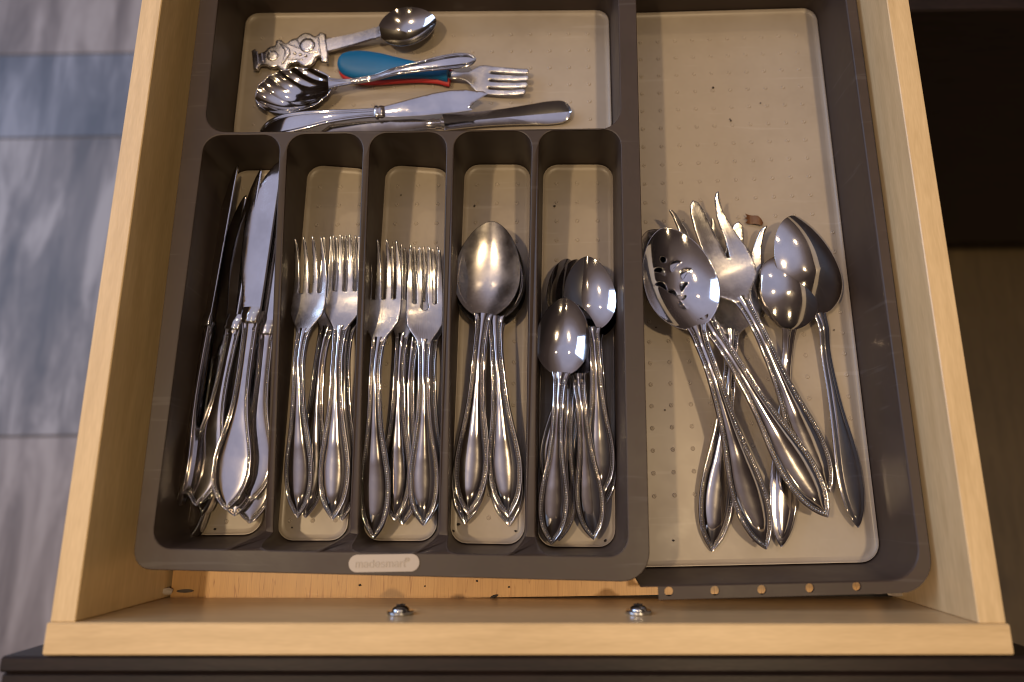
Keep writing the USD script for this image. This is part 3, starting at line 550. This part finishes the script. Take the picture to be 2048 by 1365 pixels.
# ------------------------------------------------------------------ cutlery: placing
made = {}
def spawn(kind, name, label, cat, group, tail, tip, roll=0, flip=False, scale_note=False):
    """tail/tip: (photo x, photo y, height of that end's contact level above the drawer floor)."""
    pr = PROTO[kind]; L, zt = pr['L'], pr['zt']; up = -1 if flip else 1
    A = P(*tail); s = 1.0
    for _ in range(3):
        B = P(tip[0], tip[1], tip[2] + zt * s); s = np.linalg.norm(B - A) / math.hypot(L, zt)
    e = unit(B - A); n = unit(np.array([0, 0, 1.]) - e * e[2]) * up; r = math.radians(roll); n = n * math.cos(r) + np.cross(e, n) * math.sin(r)
    al = math.atan2(zt, L); X = math.cos(al) * e - math.sin(al) * n; Z = math.sin(al) * e + math.cos(al) * n; Y = np.cross(Z, X)
    path = numbered('/World', name); x = UsdGeom.Xform.Define(stage, path); p = x.GetPrim(); yt = pr.get('yt', 0.0); be = math.atan2(yt, L); X, Y = X * math.cos(be) - Y * math.sin(be), Y * math.cos(be) + X * math.sin(be)
    T = Gf.Matrix4d(*(X * s), 0, *(Y * s), 0, *(Z * s), 0, A[0] / 1000, A[1] / 1000, A[2] / 1000 + ZF, 1)
    if kind not in made:
        x.AddTransformOp().Set(T); made[kind] = p
        for nm, m, mat, sm, kd in pr['parts']: part(p, nm, m, M[mat], smooth=sm, kind=kd, label='row of tiny raised beads round the handle edge' if kd else None)
    else:
        p.GetReferences().AddInternalReference(made[kind].GetPath()); p.SetInstanceable(True); x.AddTransformOp().Set(T) if not x.GetOrderedXformOps() else x.GetOrderedXformOps()[0].Set(T)
    tag(p, label, cat, group)
    print(f'{path:34s} scale {s:.3f}')
    return p
G = 'table knives in the first slot'
spawn('table_knife', 'table_knife', 'table knife lying flat on top of the knife pile, broad blade facing up', 'knife', G, (460, 1020, 30), (543, 319, 27), -5)
spawn('table_knife', 'table_knife', 'table knife second from top, its handle just left of the topmost knife', 'knife', G, (400, 1012, 25), (530, 350, 20), -6)
spawn('table_knife', 'table_knife', 'table knife with its handle right of the topmost knife, against the divider', 'knife', G, (505, 1003, 23), (562, 372, 22), 8)
spawn('table_knife', 'table_knife', 'table knife standing on edge along the left wall of the first slot', 'knife', G, (362, 1015, 25), (466, 338, 20), -42)
spawn('table_knife', 'table_knife', 'table knife whose pointed handle end peeks out below the topmost knife', 'knife', G, (474, 1032, 17), (528, 352, 16), 4)
spawn('table_knife', 'table_knife', 'table knife low at the right, handle end below the knife at the divider', 'knife', G, (503, 1046, 10), (556, 385, 10), 12)
spawn('table_knife', 'table_knife', 'table knife whose handle end peeks out below the left sloping knife', 'knife', G, (416, 1030, 15), (511, 343, 23), -36)
spawn('table_knife', 'table_knife', 'lowest table knife, dark handle end tilted in the front left corner of its slot', 'knife', G, (394, 1076, 9), (478, 395, 6), -30)
G = 'forks in the second slot'
spawn('salad_fork' if False else 'dinner_fork', 'fork', 'fork tilted against the left wall of the second slot, tines over the others', 'fork', G, (597, 1036, 18), (616, 472, 28), -7)
spawn('dinner_fork', 'fork', 'fork beside the right divider of the second slot, topmost of its pair', 'fork', G, (666, 1040, 16), (690, 468, 16), 4)
spawn('dinner_fork', 'fork', 'fork nested just below the right hand fork of the second slot', 'fork', G, (684, 1042, 9), (701, 470, 10), 4)
spawn('dinner_fork', 'fork', 'fork between the two uppermost forks of the second slot, handle slanting underneath', 'fork', G, (612, 1036, 9), (676, 470, 9), 0)
G = 'forks in the third slot'
spawn('dinner_fork', 'fork', 'long fork on top at the left of the third slot, handle reaching nearest the front', 'fork', G, (749, 1078, 18), (764, 478, 28), -4)
spawn('salad_fork', 'fork', 'fork with a wide central slot, right hand side on top in the third slot', 'fork', G, (847, 1052, 18), (850, 494, 22), 10)
spawn('dinner_fork', 'fork', 'fork in the third slot whose handle shows just right of the longest one', 'fork', G, (790, 1042, 13), (812, 488, 14), 4)
spawn('salad_fork', 'fork', 'lower fork between the left and right handles of the third slot', 'fork', G, (806, 1050, 8), (838, 492, 10), 0)
spawn('salad_fork', 'fork', 'fork hidden under the wide slotted fork beside the third divider', 'fork', G, (858, 1040, 8), (866, 492, 12), 6)
G = 'tablespoons in the fourth slot'
spawn('tablespoon', 'tablespoon', 'topmost tablespoon with a scratched bowl, left handle of the crossed pair', 'spoon', G, (936, 1030, 13), (984, 443, 13), -2)
spawn('tablespoon', 'tablespoon', 'tablespoon directly under the topmost one, handle slanting to the right', 'spoon', G, (1017, 1034, 10.5), (977, 449, 10.5), 1)
spawn('tablespoon', 'tablespoon', 'third tablespoon down, tail showing below the left handle', 'spoon', G, (931, 1048, 8), (987, 456, 8), -2)
spawn('tablespoon', 'tablespoon', 'lowest tablespoon, tail showing below the right handle', 'spoon', G, (1019, 1052, 4.5), (978, 464, 4.5), 1)
G = 'teaspoons in the fifth slot'
spawn('teaspoon', 'teaspoon', 'front teaspoon on top with a mirror bright bowl, tail in the front left corner', 'spoon', G, (1103, 1089, 20), (1130, 596, 31), -3)
spawn('teaspoon', 'teaspoon', 'teaspoon nested below the front one, handle slanting right to the front', 'spoon', G, (1187, 1079, 12), (1139, 604, 22), 4)
spawn('teaspoon', 'teaspoon', 'third teaspoon of the front stack, its bowl rim furthest to the right', 'spoon', G, (1118, 1082, 8), (1147, 613, 11), 3)
spawn('teaspoon', 'teaspoon', 'upright teaspoon behind the front stack at the right wall of the slot', 'spoon', G, (1204, 990, 14), (1174, 513, 20), 5)
spawn('teaspoon', 'teaspoon', 'teaspoon under the one at the right wall, only its rim and tail tip showing', 'spoon', G, (1206, 1014, 5), (1179, 524, 12), 8)
spawn('teaspoon', 'teaspoon', 'dark tilted teaspoon left of the one at the right wall', 'spoon', G, (1140, 985, 8), (1155, 519, 9), 34)
spawn('teaspoon', 'teaspoon', 'leftmost dark tilted teaspoon leaning on the fourth divider', 'spoon', G, (1092, 972, 6), (1138, 518, 5), 42)
spawn('pierced_spoon', 'pierced_spoon', 'large serving spoon with pierced slots in its bowl, on top of the right heap', 'spoon', None, (1532, 1099, 16), (1325, 455, 22), 2)
spawn('serving_spoon', 'serving_spoon', 'serving spoon mostly under the pierced spoon, handle reaching furthest right across the heap', 'spoon', None, (1655, 1035, 22), (1296, 462, 12), 0)
G = None
spawn('serving_fork', 'serving_fork', 'three pronged serving fork leaning left on top, tines spread towards the back', 'fork', G, (1660, 985, 14), (1386, 400, 16), 2)
spawn('serving_fork', 'serving_fork', 'lower three pronged serving fork, handle tail nearest the front lip', 'fork', G, (1422, 1103, 4), (1478, 442, 4), 4)
spawn('sugar_spoon', 'sugar_spoon', 'small plain spoon lying face down beside the big face down spoon', 'spoon', None, (1563, 1095, 9), (1570, 512, 10), 0, True)
spawn('plain_serving_spoon', 'plain_serving_spoon', 'big plain serving spoon lying face down at the right of the wide section', 'spoon', None, (1718, 1056, 9), (1586, 434, 9), 16, True)

# ------------------------------------------------------------------ back compartment
def frame(tail, tip, hz=(0, 0)):
    A, B = P(*tail), P(*tip); e = unit(B - A); n = unit(np.array([0, 0, 1.]) - e * e[2]); return A, B, e, np.cross(n, e), n
def placed(name, label, cat, tail, tip, L, roll=0):
    A, B, X, Y, Z = frame(tail, tip); s = np.linalg.norm(B - A) / L; r = math.radians(roll); Y, Z = Y * math.cos(r) + Z * math.sin(r), Z * math.cos(r) - Y * math.sin(r)
    x = UsdGeom.Xform.Define(stage, numbered('/World', name))
    x.AddTransformOp().Set(Gf.Matrix4d(*(X * s), 0, *(Y * s), 0, *(Z * s), 0, A[0] / 1000, A[1] / 1000, A[2] / 1000 + ZF, 1)); print(name, 'scale %.3f' % s)
    return tag(x.GetPrim(), label, cat)
# small spoon with an ornamental little figure for a handle end (x from figure hat to bowl tip, length 142)
bs = placed('ornament_spoon', 'small spoon whose handle ends in an embossed little figure with a hat', 'spoon', (507, 122, 7), (873, 52, 12), 142)
fig = unary_union([Polygon([(0, -7), (3.5, -8), (5, -5), (11, -6), (11, 4), (5, 3), (3, 7), (0, 6)]), Point(16, -1).buffer(7.5), Polygon([(20, -9), (25, -2), (22, 0), (25, 3), (20, 9), (23, 9), (29, 2), (29, -3), (24, -12)]).buffer(1),
    Point(34, 0).buffer(9).intersection(sbox(20, -8, 60, 9)), Point(42, 3).buffer(8.4), Point(41, -4).buffer(8), sbox(46, -6, 55, 6), Polygon([(52, -11), (57, -12), (58, -6), (58, 8), (54, 10), (51, 8)])]).buffer(2.0).buffer(-1.9)
fig = shapely.affinity.scale(fig, 1, 1.25, origin=(0, 0))
fig = max(fig.geoms, key=lambda g: g.area) if fig.geom_type != 'Polygon' else fig
figm = plate(fig, lambda x, y: 1.2 + 0 * x, lens(3.0, 1.4), spacing=1.5, edge=.8, offs=(.5, 1.2))
figm2 = [plate(Point(16, -1).buffer(4.4), lambda x, y: 2.9 + 0 * x, lens(1.6, 1.6), 1.2, .6, (.5,)), plate(Point(43, 2.5).buffer(6), lambda x, y: 2.9 + 0 * x, lens(1.8, 2.5), 1.2, .7, (.6,)), plate(Polygon([(23, -9), (26, -2), (26, 2), (23, 8), (29, 2), (29, -2)]).buffer(.7), lambda x, y: 3.0 + 0 * x, lens(1.4, .8), 1.2, .6, (.5,))]
figm2 += [plate(Point(x, y).buffer(r), lambda x, y: 3.0 + 0 * x, lens(1.6, r), .6, .4, (.3,)) for x, y, r in ((14.5, 2.2, 1.3), (14.5, -3.4, 1.3), (18.5, -.6, 1.1), (33, -2.5, 1.2), (37, -4.5, 1.2), (41, -6.5, 1.2))]
figm2 += [plate(LineString(c).buffer(.7), lambda x, y: 2.8 + 0 * x, lens(1.2, .6), 1.0, .5, (.3,)) for c in ([(30, 6), (36, 2), (44, -4), (50, -5)], [(36, 8), (40, -2)], [(52, -8), (52, 7)], [(28, -6), (38, -9)], [(8, -4), (8, 3)], [(4.5, -6), (4.5, 5)])]
part(bs, 'figure', cat_mesh(figm, *figm2), M['satin'], smooth=50)
st = [(55, 5.6, 1.2), (62, 5.6, 1.4), (80, 4.9, 2.6), (93, 4.6, 4.2), (96, 5.2, 4.6), (97, 4.7, 4.6), (100, 5.0, 5.2)]
part(bs, 'stem', loft([np.column_stack([np.full(8, x), np.array([-w_, -w_ * .9, w_ * .9, w_, w_, w_ * .9, -w_ * .9, -w_]), z + np.array([.3, .9, .9, .3, -.3, -.9, -.9, -.3]) * 1.1]) for x, w_, z in st], True, True, True), M['satin'], smooth=30)
bw_, _ = bowl(98.5, 44.5, 16.6, 8, 6.0, sm=.45); part(bs, 'bowl', bw_, M['steel'], smooth=60)
# scalloped shell spoon
ss = placed('shell_spoon', 'sugar spoon with a fluted shell bowl, looped handle resting across the blue fork', 'spoon', (953, 118, 24), (513, 192, 13), 172)
def flute(p, r):
    a = np.arctan2(p[:, 1], p[:, 0] - 98.0 + 6); sw = a + .010 * (p[:, 0] - 140); return 1.3 * (np.abs(np.sin(sw * 17.0)) - .6) * -1.0 * np.clip(r, 0, 1) ** .8 * np.clip((p[:, 0] - 112) / 14, 0, 1)
sb, (c_, out_) = bowl(112, 61, 19, 9, 0, nr=34, na=300, sm=.56, ptip=.5, flute=flute, thick=1.0)
part(ss, 'bowl', sb, M['steel'], smooth=60)
hw = [(0, .3), (2, 3.2), (6, 5.6), (14, 6.8), (24, 6.4), (40, 4.9), (58, 3.6), (80, 2.7), (98, 2.6), (108, 3.6), (114, 5)]
hz = [(0, 0), (30, 2.5), (60, 2), (85, -2), (100, -1.5), (114, .6)]
hm, _, hzf = handle(115, hw, hz, plain=True, dome=.15, rim=.9); part(ss, 'handle', hm, M['mirror'], smooth=40)
hin = Polygon([(x, w_ * .52) for x, w_ in hw[1:9]] + [(x, -w_ * .52) for x, w_ in hw[8:0:-1]]); bead_rim = hin.buffer(.7).difference(hin.buffer(-.1)) if hin.is_valid else hin
part(ss, 'inner_rib', plate(max(getattr(bead_rim, 'geoms', [bead_rim]), key=lambda g: g.area), lambda x, y: hzf(x) + .7, lens(1.2, .4), 1.5, .8, (.3,)), M['steel'], smooth=50)
# blue and red child's fork
cf = placed('child_fork', "child's fork with a fat blue handle edged in red", 'fork', (677, 132, 8), (1058, 168, 9), 148)
bl = [(0, 0.5), (1.5, 5), (5, 9), (12, 11.8), (20, 12.6), (30, 12), (42, 10), (56, 7.6), (68, 6.2), (78, 6.0), (85, 7.2), (87.5, 7.4)]
xx = np.concatenate([np.linspace(0, 5, 8), np.linspace(6, 87.5, 34)]); wf = curve(bl); th = np.linspace(0, 2 * math.pi, 24, endpoint=False)
def fat(x0, x1, kz, ky, yo, zo, hmax): return loft([np.column_stack([np.full(24, x), yo + np.cos(th) * max(wf(np.clip(x, 0, 87.4)), .3) * ky, zo + np.sin(th) * min(hmax, max(wf(np.clip(x, 0, 87.4)), .3) * kz)]) for x in np.linspace(0, 1, 44) ** 1.3 * (x1 - x0) + x0], True, True, True)
part(cf, 'grip', fat(0, 86.2, .75, .96, .8, 2.5, 6.0), M['blue'], smooth=60); part(cf, 'grip_edge', fat(.6, 87.5, .4, 1.05, -.5, -.6, 3.6), M['red'], smooth=60)
hz2 = curve([(84, 1), (96, 2), (106, 1), (120, -.5), (134, .5), (148, 3.2)])
xb = 117; W = 12.6; pg = [Polygon([(84, 3.6), (96, 3.2), (101, 4.2), (105, 8), (109, 11.4), (113, W), (xb + 1, W), (xb + 1, -W), (113, -W), (109, -11.4), (105, -8), (101, -4.2), (96, -3.2), (84, -3.6)])]
for k in range(4):
    yb = -W + 2.45 + k * 6.75; pg.append(LineString([(xb - 3, yb), (xb + 14, yb * .97), (145.5 - (1 if k in (0, 3) else 0), yb * .86)]).buffer(2.35, cap_style=1))
part(cf, 'head', plate(unary_union(pg).buffer(-.4).buffer(.8).buffer(-.4), lambda x, y: hz2(x), lens(1.8, .8), 2.0, 1.0, (.4, .8)), M['brushed'], smooth=60)
# butter knife
bk = placed('butter_knife', 'butter knife with a notched broad blade and looped rib handle, half behind the cross bar', 'knife', (520, 262, 14), (977, 196, 20), 176)
hw = [(0, .5), (3, 4), (9, 7.2), (20, 8.6), (34, 8.0), (52, 6.2), (70, 4.8), (86, 4.2), (92, 4.4)]; hz = [(0, 0), (25, 5), (50, 6), (75, 4), (92, 2)]
hm, _, hzf = handle(92, hw, hz, plain=True, dome=.2, rim=1.4, back=1.6); part(bk, 'handle', hm, M['mirror'], smooth=40)
part(bk, 'collar', loft([np.column_stack([np.full(20, x), np.cos(np.linspace(0, 2 * math.pi, 20, endpoint=False)) * a, 2 + np.sin(np.linspace(0, 2 * math.pi, 20, endpoint=False)) * b]) for x, a, b in ((89, 4.2, 2.4), (90, 5.8, 3.2), (91.5, 5.9, 3.3), (92.4, 4.6, 2.6), (93.5, 5.4, 2.8), (95, 5.2, 2.4), (97, 4.6, 1.2))], True, True, True), M['steel'], smooth=50)
part(bk, 'blade', plate(Polygon([(94, -4.2), (104, -6), (125, -8.0), (150, -9.4), (163, -9.6), (161, -7), (164, -3.5), (176, 2.2), (173, 4.8), (168, 6.0), (160, 8.4), (148, 9.8), (135, 9.4), (118, 7.4), (104, 5.4), (94, 4.2)]).buffer(.6).buffer(-.6), lambda x, y: 2 + 0 * x, lambda x, y, d: .4 + 1.2 * np.clip(d / 2, 0, 1), 3, 1.2, (.5, 1.5)), M['mirror'], smooth=30)
# plain hollow handled spreader lying on its edge, blade to the left
sp = placed('spreader', 'plain spreader with a hollow flared steel handle, front knife in the back compartment', 'knife', (1143, 222, 9), (640, 268, 10), 190, roll=-24)
hw = [(0, .5), (1.5, 4), (4, 6.8), (9, 8.4), (16, 8.6), (30, 7.6), (50, 6.2), (70, 5.6), (92, 6.0), (97, 6.2)]; wf2 = curve(hw)
xx = np.concatenate([np.linspace(0, 10, 9), np.linspace(12, 97, 30)])
part(sp, 'handle', loft([np.column_stack([np.full(10, x), np.array([1, .93, .5, 0, -.5, -.93, -1, -.6, 0, .6]) * wf2(x), np.array([1.2, 2.4, -.6, -1.9, -.6, 2.4, 1.2, -3.0, -3.9, -3.0]) * min(1, wf2(x) / 4)]) for x in xx], True, True, True), M['mirror'], smooth=32)
part(sp, 'ferrule', loft([np.column_stack([np.full(16, x), np.cos(np.linspace(0, 2 * math.pi, 16, endpoint=False)) * a, -.8 + np.sin(np.linspace(0, 2 * math.pi, 16, endpoint=False)) * b]) for x, a, b in ((96.5, 4.4, 2.6), (99, 4.2, 2.4), (99.5, 3.2, 1.9), (103, 3.0, 1.8), (104, 3.8, 2.2), (107, 3.7, 2.0), (110, 3, 1.4))], True, True, True), M['steel'], smooth=40)
part(sp, 'blade', plate(Polygon([(108, -3.2), (120, -5), (160, -6.6), (182, -6), (189, -2), (190, 2), (184, 5), (160, 5.4), (120, 4.2), (108, 3.2)]), lambda x, y: -.8 + 0 * x, lambda x, y, d: .4 + 1.1 * np.clip(d / 1.5, 0, 1), 3, 1.5, (.6,)), M['mirror'], smooth=30)

# ------------------------------------------------------------------ scrap and crumbs
sc = P(1509, 440, 4.6)
sp_ = Polygon([(-7, 4.5), (-5.6, 2.2), (-7.6, 1), (-5, .2), (-7.2, -2.6), (0, -3.2), (5, -5), (6, -2.4), (4.6, .2), (1.8, 2.6)])
m_ = usdkit.mesh(stage, '/World/paper_scrap', mm(plate(sp_, lambda x, y: .8 + .9 * np.sin(x * .5) + .3 * y * .5, lens(.5, .4), 1.2, .7, (.3,)), sc), M['scrap'], smooth=50)
m_.AddTranslateOp().Set(Gf.Vec3d(0, 0, ZF)); tag(m_.GetPrim(), 'torn curled brown scrap lying behind the face down serving spoon', 'scrap')
cr = []
for px, py, r, z in ((1426, 175, .7, 3), (1462, 241, .6, 3), (1460, 238, .45, 3), (1521, 206, .45, 3), (1347, 1081, .6, 3), (1507, 1082, .6, 3), (949, 412, .6, 5), (1109, 412, .7, 5), (430, 1058, .7, 5), (584, 1055, .5, 5), (917, 1049, .9, 5), (906, 1062, .9, 5), (1031, 1062, .7, 5), (1210, 1081, .8, 5), (720, 1170, .7, 0), (954, 1162, .6, 0), (850, 1172, .5, 0), (1018, 1174, .6, 0), (1330, 820, .5, 3), (1312, 655, .5, 3), (1668, 660, .5, 3), (802, 390, .4, 5)):
    q = P(px, py, z); m_ = trimesh.creation.icosphere(1, r); m_.vertices += rng.normal(size=m_.vertices.shape) * r * .18; m_.apply_scale([1.2, 1, .6]); m_.apply_translation(q + [0, 0, r * .2]); cr.append(m_)
q = P(988, 1193, .4); m_ = trimesh.creation.icosphere(1, 1); m_.apply_scale([3, 1.0, .5]); m_.apply_transform(trimesh.transformations.rotation_matrix(.35, [0, 0, 1])); m_.apply_translation(q); cr.append(m_)
m_ = usdkit.mesh(stage, '/World/crumbs', mm(trimesh.util.concatenate(cr)), M['crumb'], smooth=False); m_.AddTranslateOp().Set(Gf.Vec3d(0, 0, ZF)); tag(m_.GetPrim(), 'dark crumbs scattered over the tray liners and drawer floor', 'crumbs', None, 'stuff')
